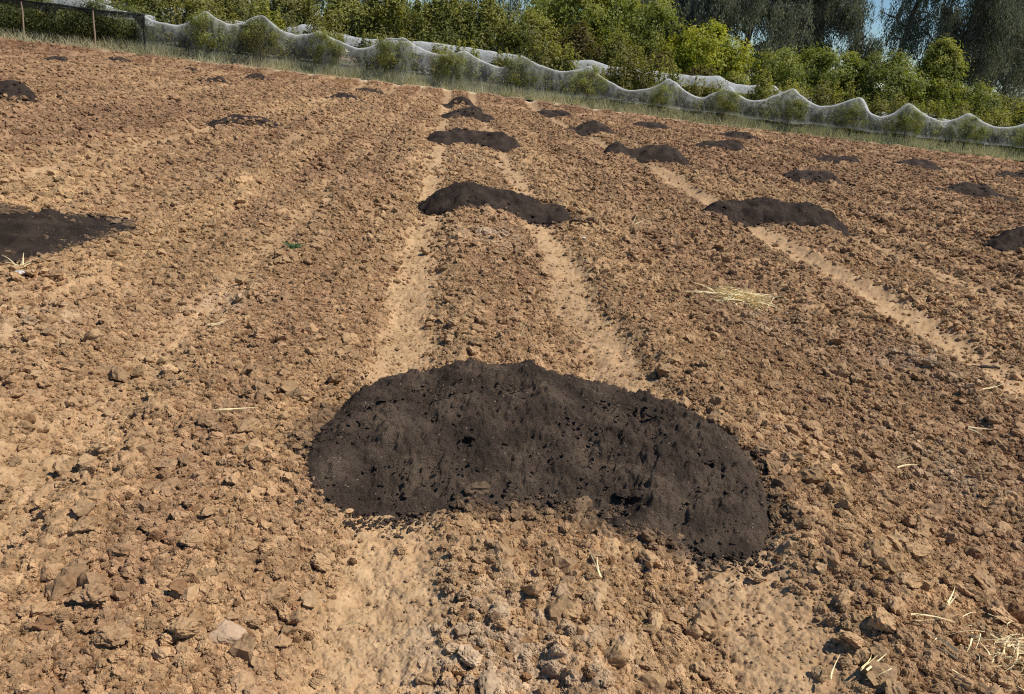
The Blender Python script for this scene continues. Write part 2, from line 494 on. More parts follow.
# orchard floor beyond the field
sg, tg_ = np.meshgrid(np.linspace(-70, 80, 151), np.linspace(EDGE - .3, 130, 120), indexing='ij')
ox, oy = W(sg.ravel(), tg_.ravel())
oz = bank(ox, oy) - .03 + .05 * fbm(ox, oy, 3.0, 61, 2)
nt = NT('orchard_floor')
g_ = nt.n('ShaderNodeNewGeometry')
na = nt.n('ShaderNodeTexNoise', i_Scale=1.5, i_Detail=8.0, i_Roughness=.75); nt.l(g_.outputs['Position'], na.inputs['Vector'])
principled(nt, ramp(nt, na.outputs[0], [(.3, (.05, .05, .025)), (.55, (.12, .105, .055)), (.75, (.22, .19, .10))]), 1, .05)
tag(link_mesh('orchard_ground', np_mesh('orchard_ground', np.stack([ox, oy, oz], 1), grid_faces(151, 120)[:, ::-1], smooth=True), nt.m), kind='structure')

# ------------------------------------------------------------------ clods
def ico(sub):
    import bmesh
    bm = bmesh.new(); bmesh.ops.create_icosphere(bm, subdivisions=sub, radius=1.0)
    bm.verts.ensure_lookup_table()
    co = np.array([v.co[:] for v in bm.verts]); f = np.array([[v.index for v in fc.verts] for fc in bm.faces], dtype=np.int32)
    bm.free()
    return co, f


ICO = {k: ico(k) for k in (1, 2, 3, 4)}


def n3(p, s, seed):
    return (vnoise(p[:, 0] + 3.1 * p[:, 2], p[:, 1] - 2.3 * p[:, 2], s, seed) + vnoise(p[:, 1] + 1.7 * p[:, 0], p[:, 2] + .9 * p[:, 0], s, seed + 7)) - 1.0


def clod_shape(seed, sub=3, planes=7, rough_=.24):
    r = np.random.default_rng(seed)
    co, f = ICO[sub]
    d = co / np.linalg.norm(co, axis=1)[:, None]
    rad = np.full(len(d), 1.15)
    for k in range(planes):
        nrm = r.normal(size=3); nrm /= np.linalg.norm(nrm)
        dd = r.uniform(.55, .95)
        q = d @ nrm
        rad = np.where(q > .05, np.minimum(rad, dd / np.maximum(q, .05)), rad)
    p = d * rad[:, None]
    k = 1 + rough_ * n3(p + seed, .55, seed) + rough_ * .8 * n3(p + seed, .24, seed + 3) + rough_ * .5 * n3(p, .11, seed + 5) + rough_ * (.3 if sub > 3 else 0) * n3(p, .05, seed + 9)
    p = p * k[:, None] * np.array([r.uniform(.85, 1.25), r.uniform(.85, 1.2), r.uniform(.65, .95)])
    return p, f


NP = 10
pts, rad_ = [], []
bins = [1.15, 2.2, 3.2, 4.5, 6.5, 9, 13, 18, 25, 34, 47]
HALF = R(44)
for d0, d1 in zip(bins[:-1], bins[1:]):
    dm = d0
    r0 = max(.0045, 1.0 * dm / 760)
    area = HALF * (d1 * d1 - d0 * d0)
    expo = 3.15 if d1 < 7 else 2.85
    N = int(area * (1700 if d1 < 7 else 1600) * (r0 / .01) ** -expo)
    N = min(N, 150000)
    d = np.sqrt(rng.uniform(d0 * d0, d1 * d1, N)); a = rng.uniform(-HALF, HALF, N)
    r = r0 * rng.uniform(.0, 1, N) ** (-1 / expo)
    pts.append(np.stack([d * np.sin(a), d * np.cos(a)], 1)); rad_.append(r)
# fine crumble pressed into the wheel tracks near by
N = 260000
d = np.sqrt(rng.uniform(1.15 ** 2, 15 ** 2, N)); a = rng.uniform(-HALF, HALF, N)
px_ = np.stack([d * np.sin(a), d * np.cos(a)], 1)
m_ = track_mask(px_[:, 0], px_[:, 1])
ok = rng.uniform(size=N) < np.clip(m_ * 1.3, 0, 1) * (m_ > .2) * (1 - sstep(3, 8.5, d)) * (.35 + .9 * vnoise(px_[:, 0], px_[:, 1], .12, 431))
pts.append(px_[ok]); rad_.append(np.maximum(.0032, .6 * d[ok] / 760) * rng.uniform(.08, 1, ok.sum()) ** -.36)
nfine = ok.sum()
pts = np.concatenate(pts); r = np.concatenate(rad_)
fine_ = np.zeros(len(r), bool); fine_[-nfine:] = True
r = np.where(r > .05, .05 * rng.uniform(.5, 1.0, len(r)), r)
r = np.where((np.hypot(pts[:, 0], pts[:, 1]) > 8) & (r >= .03), r * 1.25, r)
x, y = pts[:, 0], pts[:, 1]
s_, t_ = ST(x, y)
rg = rough(x, y)
big = 1.25 * rg ** 1.3 * np.where(r > .03, .35 + 1.1 * vnoise(x, y, .8, 402), 1)
keep = (t_ < EDGE - .55) & (rng.uniform(size=len(r)) < np.where(r > .012, big * np.where((r > .019) & (np.hypot(x, y) < 7), .55, 1), (.35 + .65 * rg) * (1 - np.clip(1.1 * track_mask(x, y), 0, .97))))
keep |= fine_
keep &= fine_ | (rng.uniform(size=len(r)) < np.clip(.25 + 1.5 * (vnoise(x, y, .35, 411) * .6 + vnoise(x, y, .12, 412) * .4), 0, 1))
ph = any_pile(x, y)
keep &= (ph < np.where(x < -3, .03 + .12 * (vnoise(x, y, .25, 409) > .45), .035 + .03 * vnoise(x, y, .12, 408))) | ((ph < .08) & (rng.uniform(size=len(r)) < .12))
ph = ph[keep]
x, y, r, fine_ = x[keep], y[keep], r[keep], fine_[keep]
z = macro(x, y) + detail(x, y, np.maximum(.004, np.hypot(x, y) / 700)) * .8 + r * rng.uniform(-.2, 1, len(r)) * np.where(fine_, .3, np.where((r > .012) & (r < .04), .85, .55))
z += np.where(x < -3, np.maximum(ph, 0) * .8, 0)
cc = soil_col(x, y) * np.where(fine_, rng.uniform(1.0, 1.25, len(x)), np.where(r > .02, rng.uniform(.72, 1.06, len(x)), rng.uniform(.68, 1.22, len(x))))[:, None]
pl = (rng.uniform(size=len(x)) < .002) & ~fine_ & (r < .014)
cc[pl] = cc[pl] * .45 + np.array([.62, .52, .40]) * .55
dk = (rng.uniform(size=len(x)) < np.where(r > .015, .03, .09)) & ~fine_
cc[dk] = cc[dk] * np.array([.62, .55, .52])
# points and the clod shapes they pick from live in one mesh
vco = [np.stack([x, y, z], 1)]; proto = [np.full(len(x), -1.0)]; faces = []; off = len(x)
for k in range(NP):
    p, f = clod_shape(500 + 13 * k, 4 if k < 5 else 3, 7, .26)
    vco.append(p); proto.append(np.full(len(p), float(k))); faces.append(f + off); off += len(p)
vco = np.concatenate(vco); proto = np.concatenate(proto)
pad = len(vco) - len(x)
attr = {'proto': proto, 'size': np.concatenate([r, np.ones(pad)]), 'pick': np.concatenate([np.where(r > .02, rng.integers(0, 5, len(x)), rng.integers(5, NP, len(x))).astype(float), np.zeros(pad)]),
        'clod_col': np.concatenate([cc, np.full((pad, 3), .3)]), 'turn': np.concatenate([rng.uniform(0, 6.28, (len(x), 3)) * np.array([.10, .10, 1]), np.zeros((pad, 3))])}
cm = np_mesh('soil_clods', vco, faces, attr)
clods = link_mesh('soil_clods', cm, M_CLOD)
tag(clods, 'loose dry brown clods covering the tilled field', 'soil clods', kind='stuff')
print('clods', len(x))
ng = bpy.data.node_groups.new('scatter_clods', 'GeometryNodeTree')
ng.interface.new_socket('Geometry', in_out='INPUT', socket_type='NodeSocketGeometry')
ng.interface.new_socket('Geometry', in_out='OUTPUT', socket_type='NodeSocketGeometry')
N_ = ng.nodes.new; L_ = ng.links.new
gi, go = N_('NodeGroupInput'), N_('NodeGroupOutput')


def named(nm, typ):
    q = N_('GeometryNodeInputNamedAttribute'); q.data_type = typ; q.inputs[0].default_value = nm
    return q.outputs[0]


jn = N_('GeometryNodeJoinGeometry')
pa = named('proto', 'FLOAT')


def sel(lo, hi):
    c1 = N_('FunctionNodeCompare'); c1.data_type = 'FLOAT'; c1.operation = 'GREATER_THAN'; c1.inputs[1].default_value = lo; L_(pa, c1.inputs[0])
    c2 = N_('FunctionNodeCompare'); c2.data_type = 'FLOAT'; c2.operation = 'LESS_THAN'; c2.inputs[1].default_value = hi; L_(pa, c2.inputs[0])
    b = N_('FunctionNodeBooleanMath'); b.operation = 'AND'; L_(c1.outputs[0], b.inputs[0]); L_(c2.outputs[0], b.inputs[1])
    sp = N_('GeometryNodeSeparateGeometry'); sp.domain = 'POINT'
    L_(gi.outputs[0], sp.inputs[0]); L_(b.outputs[0], sp.inputs[1])
    return sp.outputs[0]


for k in range(NP):
    gti = N_('GeometryNodeGeometryToInstance'); L_(sel(k - .5, k + .5), gti.inputs[0]); L_(gti.outputs[0], jn.inputs[0])
iop = N_('GeometryNodeInstanceOnPoints')
L_(sel(-2, -.5), iop.inputs['Points']); L_(jn.outputs[0], iop.inputs['Instance'])
iop.inputs['Pick Instance'].default_value = True
L_(named('pick', 'FLOAT'), iop.inputs['Instance Index'])
e2r = N_('FunctionNodeEulerToRotation'); L_(named('turn', 'FLOAT_VECTOR'), e2r.inputs[0]); L_(e2r.outputs[0], iop.inputs['Rotation'])
L_(named('size', 'FLOAT'), iop.inputs['Scale'])
sm = N_('GeometryNodeSetMaterial'); sm.inputs['Material'].default_value = M_CLOD
L_(iop.outputs[0], sm.inputs[0]); L_(sm.outputs[0], go.inputs[0])
md = clods.modifiers.new('scatter', 'NODES'); md.node_group = ng

# ------------------------------------------------------------------ compost piles
PILE_LABELS = [
    'large dark compost pile nearest the camera, a broad crescent lying across both wheel tracks',
    'second compost pile up the central wheel tracks, with a long low tail to its right',
    'third compost pile up the central wheel tracks, an even dark arch',
    'fourth compost pile up the central wheel tracks, just below the one nearest the net',
    'small farthest compost pile of the central wheel tracks, close behind another pile',
    'wide dark compost pile straddling the pale wheel track on the right, nearest of its line',
    'second compost pile in the line right of the central tracks, long and low',
    'third compost pile in the line right of the central tracks, a small dark arch',
    'farthest compost pile in the line right of the central tracks, a thin dark strip',
    'compost pile with a thin right tail, in the middle distance right of centre',
    'small rounded compost pile behind and left of the pile with a thin right tail',
    'little compost pile close to the grass edge, right of centre',
    'small dark compost pile near the grass edge, left of the other little pile there',
    'small peaked compost pile far off, right of the pile with the thin right tail',
    'low compost pile far off near the net, left of the pile at the right border',
    'peaked compost pile with low flanks both sides, near the right border',
    'compost pile cut by the right border of the photo, nearest on that side',
    'far compost pile cut by the right border of the photo, close to the grass',
    'flat spread patch of dark compost at the left border with pale clods showing through',
    'thin low compost pile left of centre with a scattered dark tail',
    'steep dark compost pile at the left border with a drop on its right side',
    'small compost pile at the upper left, midway to the shade cloth and net',
    'small compost pile at the upper left beside the grass edge under the net',
    'thin dark compost pile left of the central tracks, low between clods',
    'thin faint compost pile left of the central tracks, nearest the grass',
    'tiny compost pile at the far upper left, below the first wooden post',
    'tiny compost pile at the far upper left, behind another by the dry grass',
    'tiny compost pile below the black end post of the shade cloth',
]
for p, lab in zip(PILES, PILE_LABELS):
    px, py, a, b, H, bend, skew, turn, seed = p
    near = seed == 1
    nu, nv = (620, 400) if near else ((150, 90) if py < 13 else (80, 50))
    ex = a * 1.25; ey = b + abs(bend) * .9 + .25
    U, V_ = np.meshgrid(np.linspace(-ex, ex, nu), np.linspace(-ey, ey, nv))
    x = px + U.ravel(); y = py + V_.ravel()
    h = pile_h(p, x, y)
    base = macro(x, y) + (.006 if near else .02)
    fine = np.clip(h / .05, 0, 1)
    lump = (.040 if near else .03) * fbm(x, y, .22, 340 + seed, 3)
    if near or py < 13:
        xw = x + .05 * (vnoise(x, y, .08, 367) - .5) + .02 * (vnoise(x, y, .03, 369) - .5); yw = y + .05 * (vnoise(x, y, .08, 368) - .5)
        lump = lump + (.016 * fbm(xw, yw, .09, 350 + seed, 4, .6) + .010 * fbm(xw, yw, .03, 360 + seed, 3, .6))
        lump = lump + (.026 * fbm(xw * .28, yw + .22 * ((xw - px) / a) ** 2, .11, 355 + seed, 3, .55) if near else 0)
        cl = sstep(.42, .68, .6 * vnoise(x, y, .28, 372) + .4 * vnoise(x, y, .1, 373))
        lump = lump + cl * (worley(x, y, .065, 374, .6) * .032 + worley(x, y, .032, 375, .6) * .019)
        w1 = worley(x, y, .11, 370 + seed, .30) * .045 * sstep(.35, .6, vnoise(x, y, .3, 377)) + worley(x, y, .05, 380 + seed, .35) * .030 + worley(x, y, .024, 390 + seed, .5) * .018
        lump = lump + w1
    if near:                                   # the crust has slipped along the brow of the pile
        q = (x - px) / a
        brow = (y - py) - (.22 - .30 * q * q + .04 * fbm(x, y, .2, 399, 3))
        lump = lump - .085 * np.exp(-(brow / .03) ** 2) * sstep(-.2, .15, vnoise(x, y, .3, 398) - .35) - .05 * np.exp(-((brow + .16 + .05 * q) / .022) ** 2) * sstep(.0, .2, vnoise(x, y, .25, 397) - .45) + .028 * sstep(0, .12, brow) * (h > .1)
    z = base + h + lump * fine
    z = np.where(h < .004, base - .05, z)
    ok = (h > -.5).reshape(nv, nu)
    okf = (ok[:-1, :-1] | ok[:-1, 1:] | ok[1:, 1:] | ok[1:, :-1]).ravel()
    co, f, _ = compact(np.stack([x - px, y - py, z], 1), grid_faces(nv, nu, okf), {})
    # crumbs on the slopes and strewn round the foot
    nc = 6500 if near else (700 if py < 13 else 260)
    cu, cv_ = rng.uniform(-1.3, 1.3, nc * 5) * a, rng.uniform(-1, 1, nc * 5) * (b + abs(bend) + .35)
    cxx, cyy = px + cu, py + cv_
    ch = pile_h(p, cxx, cyy); nearby = np.full(len(cxx), -1.0)
    for q in range(6):
        an = q * 1.047; rq = rng.uniform(.02, .22, len(cxx)) ** 1.0 * rng.uniform(.2, 1, len(cxx)); nearby = np.maximum(nearby, pile_h(p, cxx + rq * math.cos(an), cyy + rq * math.sin(an)))
    pick = np.where(ch > .012, rng.uniform(size=len(cxx)) < .16, (nearby > 0) & (rng.uniform(size=len(cxx)) < .9))
    idx = np.nonzero(pick)[0][:nc]
    cr = (.0030 if near else (.007 if py < 13 else .016)) * rng.uniform(0.06, 1, len(idx)) ** -.62
    cr = np.minimum(cr, .010 if near else (.026 if py < 13 else .04))
    bco, bf = ICO[2 if near else 1]
    allc, allf, off_ = [co], [f], len(co)
    gz = macro(cxx[idx], cyy[idx]); hz = np.maximum(ch[idx], 0)
    shapes = [clod_shape(2000 + q, 2 if near else 1, 6, .2)[0] for q in range(6)]
    for q, (i_, rad) in enumerate(zip(idx, cr)):
        sp = shapes[q % 6] * rad; an = rng.uniform(0, 6.28); c_, s_n = math.cos(an), math.sin(an)
        sp = np.stack([sp[:, 0] * c_ - sp[:, 1] * s_n, sp[:, 0] * s_n + sp[:, 1] * c_, sp[:, 2] * .6], 1)
        allc.append(sp + np.array([cu[i_], cv_[i_], gz[q] + hz[q] + rad * .1 + .012]))
        allf.append(bf + off_); off_ += len(sp)
    co = np.concatenate(allc); f = [f, np.concatenate(allf[1:])] if len(allf) > 1 else f
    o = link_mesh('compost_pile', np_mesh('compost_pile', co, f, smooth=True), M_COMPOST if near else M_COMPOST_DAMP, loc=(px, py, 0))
    tag(o, lab, 'compost pile', 'compost piles spread along the field rows')


def pile_top(x, y):
    h = any_pile(np.array([x]), np.array([y]))[0]
    return float(macro(np.array([x]), np.array([y]))[0] + max(h, 0) + .02)


# crumbs of compost that rolled on and around the near pile
for i in range(26):
    q = rng.uniform(-.95, .95); vv = rng.uniform(-.5, .45)
    x, y = .13 + 1.06 * q, 3.06 + .3 * (.45 - 1.25 * q * q) + vv
    h = any_pile(np.array([x]), np.array([y]))[0]
    if h < .01: continue
    rad = rng.uniform(.012, .032)
    pp, f = clod_shape(900 + i, 3, 10, .12)
    pp = pp * rad * np.array([1.2, 1, .7])
    o = link_mesh('compost_lump', np_mesh('compost_lump', pp, f), M_COMPOST, loc=(x, y, pile_top(x, y) - .012 + rad * .2))
    o.rotation_euler = (rng.uniform(-.3, .3), rng.uniform(-.3, .3), rng.uniform(0, 6))
    tag(o, 'small dark lump of compost lying on the slope of the nearest pile', 'compost lump', 'loose lumps on the nearest compost pile')

# single big clods in the foreground
BIG = [(.63, 2.9, .0, 0), (-.70, 1.70, .055, 1), (-.80, 1.66, .060, 2), (-.60, 1.55, .042, 2), (-1.12, 1.78, .055, 2), (-.95, 2.05, .05, 2), (-1.3, 2.3, .05, 2), (-.55, 2.1, .045, 2), (-1.45, 2.75, .06, 2), (-1.9, 2.9, .055, 2), (-1.15, 2.75, .045, 2),
       (-.98, 1.62, .05, 2), (.30, 1.98, .036, 2), (-.02, 1.72, .05, 2), (1.25, 2.0, .06, 2), (1.45, 2.25, .055, 2), (1.6, 2.5, .06, 2), (1.75, 2.15, .055, 2), (1.35, 2.55, .05, 2), (1.95, 2.8, .055, 2), (1.5, 3.1, .06, 2), (2.3, 3.3, .055, 2), (1.15, 1.95, .04, 2),
       (-2.3, 3.6, .06, 2), (-1.7, 3.5, .05, 2), (-2.6, 4.6, .06, 2), (2.6, 3.7, .05, 2), (1.85, 4.1, .055, 2), (.5, 1.78, .04, 2), (.95, 2.28, .03, 2)]
for i, (x, y, rad, kd) in enumerate(BIG):
    if kd == 0: x, y, rad = .56, 2.30, .036
    pp, f = clod_shape(1200 + i * 7, 4, 9, .10 if kd < 2 else .24)
    pp = pp * rad * (.66 if kd == 2 else .8) * np.array([1.1, 1, .8])
    cl = soil_col(np.full(len(pp), x), np.full(len(pp), y)) * rng.uniform(.9, 1.12)
    zz = float(ground_z(x, y)[0]) + .012 + rad * .45
    o = link_mesh('soil_clod' if kd else 'stone', np_mesh('soil_clod', pp, f, {'soil': cl}), (M_STONE, M_PINK, M_CLOD1)[kd], loc=(x, y, zz))
    o.rotation_euler = (rng.uniform(-.35, .35), rng.uniform(-.35, .35), rng.uniform(0, 6.28))
    if kd == 0: tag(o, 'dark smooth stone just below the front edge of the nearest compost pile', 'stone')
    elif kd == 1: tag(o, 'split clod with a flat pinkish face at the lower left', 'soil clod')
    else: tag(o, 'large dry brown clod lying among smaller crumbs in the foreground soil', 'soil clod', 'large clods in the foreground')


# ------------------------------------------------------------------ blades and leaves
def blades(base, direc, length, width, bend, tint, seg=3):
    """thin bent blades: base (n,3), direc (n,3) unit, bend (n,3) added at the tip"""
    n = len(base)
    side = np.cross(direc, rng.normal(size=(n, 3))); side /= np.linalg.norm(side, axis=1)[:, None] + 1e-9
    co = []
    for k in range(seg + 1):
        t = k / seg
        c = base + direc * (length * t)[:, None] + bend * (t * t)
        w = width * (1 - .8 * t)
        co.append(c - side * w[:, None]); co.append(c + side * w[:, None])
    co = np.stack(co, 1)                      # n, 2(seg+1), 3
    m = 2 * (seg + 1)
    f = []
    for k in range(seg):
        f.append(np.stack([np.arange(n) * m + 2 * k, np.arange(n) * m + 2 * k + 1, np.arange(n) * m + 2 * k + 3, np.arange(n) * m + 2 * k + 2], 1))
    return co.reshape(-1, 3), np.concatenate(f), {'tint': np.repeat(tint, m)}


def leaf_cloud(pos, nrm, length, width, tint, droop=None):
    n = len(pos)
    nrm = nrm / (np.linalg.norm(nrm, axis=1)[:, None] + 1e-9)
    tg = np.cross(nrm, rng.normal(size=(n, 3)))
    if droop is not None: tg = tg / (np.linalg.norm(tg, axis=1)[:, None] + 1e-9) * (1 - droop) + np.array([0, 0, -1.0]) * droop
    tg /= np.linalg.norm(tg, axis=1)[:, None] + 1e-9
    sd = np.cross(nrm, tg); sd /= np.linalg.norm(sd, axis=1)[:, None] + 1e-9
    L = length[:, None]; Wd = width[:, None]
    fold = nrm * (Wd * .25)
    co = np.stack([pos - tg * L * .5, pos + sd * Wd * .5 - tg * L * .05 + fold, pos + tg * L * .5, pos - sd * Wd * .5 - tg * L * .05 + fold], 1)
    i = np.arange(n)[:, None] * 4
    return co.reshape(-1, 3), np.concatenate([i, i + 1, i + 2, i + 3], 1), {'tint': np.repeat(tint, 4)}


def tube(paths, sides=7):
    """paths: list of (points (k,3), radii (k,)) -> co, quads"""
    co, fs, off = [], [], 0
    for P, rd in paths:
        P = np.asarray(P, float); k = len(P)
        T = np.gradient(P, axis=0); T /= np.linalg.norm(T, axis=1)[:, None] + 1e-9
        up = np.array([1.0, .13, .07])
        n1 = np.cross(T, up); n1 /= np.linalg.norm(n1, axis=1)[:, None] + 1e-9
        n2 = np.cross(T, n1)
        an = np.linspace(0, 2 * np.pi, sides, endpoint=False)
        ring = P[:, None] + np.asarray(rd)[:, None, None] * (np.cos(an)[None, :, None] * n1[:, None] + np.sin(an)[None, :, None] * n2[:, None])
        co.append(ring.reshape(-1, 3))
        for i in range(k - 1):
            a = off + i * sides + np.arange(sides); b = off + i * sides + (np.arange(sides) + 1) % sides
            fs.append(np.stack([a, b, b + sides, a + sides], 1))
        off += k * sides
    return np.concatenate(co), np.concatenate(fs)


def limb(a, b, r0, r1, k=6, wob=.06, seed=None):
    t = np.linspace(0, 1, k)[:, None]
    P = np.asarray(a)[None] * (1 - t) + np.asarray(b)[None] * t
    ln = np.linalg.norm(np.asarray(b) - np.asarray(a))
    P[1:-1] += rng.normal(size=(k - 2, 3)) * wob * ln * np.array([1, 1, .4])
    P[:, 2] += np.sin(t[:, 0] * np.pi) * .05 * ln
    return P, r0 + (r1 - r0) * t[:, 0] ** .8


def make_tree_meshes(name, H, rx, rz, zc, nclump, nleaf, leaf, spread, trunk_r, shape='round', up=.3, aspect=.45, upright=0.0):
    """trunk mesh and crown mesh round the origin; the crown is many leaf faces gathered in clumps on forking limbs"""
    C = []
    while len(C) < nclump:
        d = rng.normal(size=3); d /= np.linalg.norm(d)
        rr_ = rng.uniform(.25, 1) ** .45
        p = d * rr_
        if shape == 'cone':
            zz = rng.uniform(-1, 1); w = (1 - (zz + 1) / 2) ** .75 * .95 + .08
            an = rng.uniform(0, 6.28); q = w * rng.uniform(.45, 1) ** .5
            p = np.array([q * math.cos(an), q * math.sin(an), zz])
        lob = 1 + .22 * math.sin(3 * math.atan2(p[1], p[0]) + 2.2 * p[2] + H)
        C.append(np.array([p[0] * rx * lob, p[1] * rx * lob, zc + p[2] * rz]))
    C = np.array(C)
    C[:, 2] = np.maximum(C[:, 2], .35 * zc * .5)
    # limbs
    fork = np.array([0, 0, max(.25, zc - rz * .75)])
    paths = [(np.array([[0, 0, -.25], [.02, .01, fork[2] * .5], fork]), [trunk_r * 1.25, trunk_r, trunk_r * .85])]
    nb = min(9, max(4, nclump // 6))
    for i in rng.choice(len(C), nb, replace=False):
        mid = fork * .5 + C[i] * .5 + np.array([0, 0, .1 * rz])
        paths.append(limb(fork, C[i], trunk_r * .55, trunk_r * .12))
        for j in rng.choice(len(C), 2, replace=False):
            if np.linalg.norm(C[j] - mid) < rx * 1.2: paths.append(limb(mid, C[j], trunk_r * .25, trunk_r * .07, 4))
    tco, tf = tube(paths, 6)
    w = rng.uniform(.4, 1.3, nclump); w /= w.sum()
    ci = rng.choice(nclump, nleaf, p=w)
    offs = rng.normal(size=(nleaf, 3)) * spread * .78 * rng.uniform(.6, 1.25, nclump)[ci][:, None]
    offs[:, 2] *= .8 + upright
    P = C[ci] + offs
    if upright:                              # long upright shoots above the crown
        sh = rng.uniform(size=nleaf) < .3
        k = rng.integers(0, nclump, sh.sum())
        tip = C[k] + rng.normal(size=(sh.sum(), 3)) * .05
        P[sh] = tip + np.array([0, 0, 1]) * (rng.uniform(0, 1, sh.sum()) * upright)[:, None] * 1.2
    P[:, 2] = np.where(P[:, 2] < .12, .12 + rng.uniform(0, .3, nleaf), P[:, 2])
    cen = np.array([0, 0, zc])
    nr = (P - cen) / np.array([rx, rx, rz]) * .7 + offs / spread * .4 + np.array([0, 0, up]) + rng.normal(size=(nleaf, 3)) * .38
    ctint = rng.uniform(.15, .85, nclump)
    tn = np.clip(ctint[ci] * .75 + rng.uniform(-.05, .35, nleaf) + .15 * (P[:, 2] - zc) / rz, 0, 1)
    L = leaf * rng.uniform(.6, 1.3, nleaf)
    co, f, at = leaf_cloud(P, nr, L, L * aspect, tn)
    return np_mesh(name + '_trunk', tco, tf, smooth=True), np_mesh(name + '_crown', co, f, at)


def tree(name, meshes, mats, s, t, sc, rot, label, cat, group, dz=0.0, sz=None):
    x, y = W(s, t)
    r0 = empty(name, (x, y, float(bank(np.array([x]), np.array([y]))[0]) + dz), rot)
    r0.scale = (sc, sc, sz or sc)
    tag(r0, label, cat, group)
    tm, cm_ = meshes
    if not tm.materials: tm.materials.append(mats[0])
    if not cm_.materials: cm_.materials.append(mats[1])
    link_mesh('trunk', tm, None, r0)
    link_mesh('crown', cm_, None, r0)
    return r0


ORD = ['first', 'second', 'third', 'fourth', 'fifth', 'sixth', 'seventh', 'eighth', 'ninth', 'tenth', 'eleventh', 'twelfth', 'thirteenth', 'fourteenth', 'fifteenth', 'sixteenth', 'seventeenth', 'eighteenth', 'nineteenth', 'twentieth']

# fruit trees under the front net
TF = 44.0
fv = [make_tree_meshes('fruit', 2.2, 1.02, .80, 1.28 + .05 * k, 34, 4200, .105, .19, .055, up=.35) for k in range(4)]
FRUIT_S = [-12.8, -10.0, -6.75, -3.2, -.1, 3.85, 7.55, 11.7, 15.38, 19.22, 23.1, 26.4, 30.15, 33.75, 37.4]
FRUIT_H = [2.5, 2.5, 2.2, 2.3, 2.0, 2.15, 2.05, 1.75, 1.95, 2.0, 2.0, 2.15, 2.0, 1.8, 2.0]
for i, (s, hgt) in enumerate(zip(FRUIT_S, FRUIT_H)):
    sc = hgt / 2.25
    lab = f'{ORD[i]} small fruit tree from the left under the front white net'
    tree('fruit_tree', fv[(i * 3 + i // 4) % 4], (M_BARK, M_FRUIT), s + rng.uniform(-.1, .1), TF, sc, rng.uniform(0, 6.28), lab, 'fruit tree', 'young fruit trees under the front net')

# ------------------------------------------------------------------ nets
NET = [(-16.2, 2.15), (-14.45, 1.96), (-12.82, 2.63), (-11.67, 2.28), (-10.1, 2.75), (-8.2, 2.14), (-7.06, 2.37), (-4.96, 1.91), (-3.66, 2.36), (-2.73, 2.50), (-.72, 2.02), (.67, 2.24), (2.56, 1.80), (3.77, 2.28), (5.97, 1.88), (7.55, 2.18),
       (9.88, 1.40), (10.5, 1.48), (12.0, 2.0), (13.9, 1.45), (15.4, 2.04), (16.79, 1.6), (19.23, 2.25), (20.91, 1.72), (23.18, 2.22), (24.67, 1.57), (26.05, 2.22), (28.58, 1.68), (29.94, 2.1), (32.05, 1.65), (33.6, 1.95), (35.6, 1.6), (37.4, 2.1), (39.5, 1.6)]


def ridge_fn(ctrl):
    cs = np.array([c[0] for c in ctrl]); cz = np.array([c[1] for c in ctrl])

    def fn(s):
        k = np.clip(np.searchsorted(cs, s) - 1, 0, len(cs) - 2)
        u = np.clip((s - cs[k]) / (cs[k + 1] - cs[k]), 0, 1)
        a, b = cz[k], cz[k + 1]
        e = np.where(b > a, u ** 1.7, 1 - (1 - u) ** 1.7)   # sharp at the tree, slack between trees
        return a + (b - a) * e
    ss = np.arange(cs[0] - 2, cs[-1] + 2, .04)
    zz = fn(ss); kz = np.exp(-(np.arange(-16, 17) * .04 / .17) ** 2); kz /= kz.sum()
    zs = np.convolve(np.pad(zz, 16, mode='edge'), kz, mode='valid')
    zs = zs + .42 * (zs - np.convolve(np.pad(zs, 60, mode='edge'), np.ones(121) / 121, mode='valid')) + .04 * (vnoise(ss, ss * 0, .55, 77) - .4)
    return lambda q: np.interp(q, ss, zs)


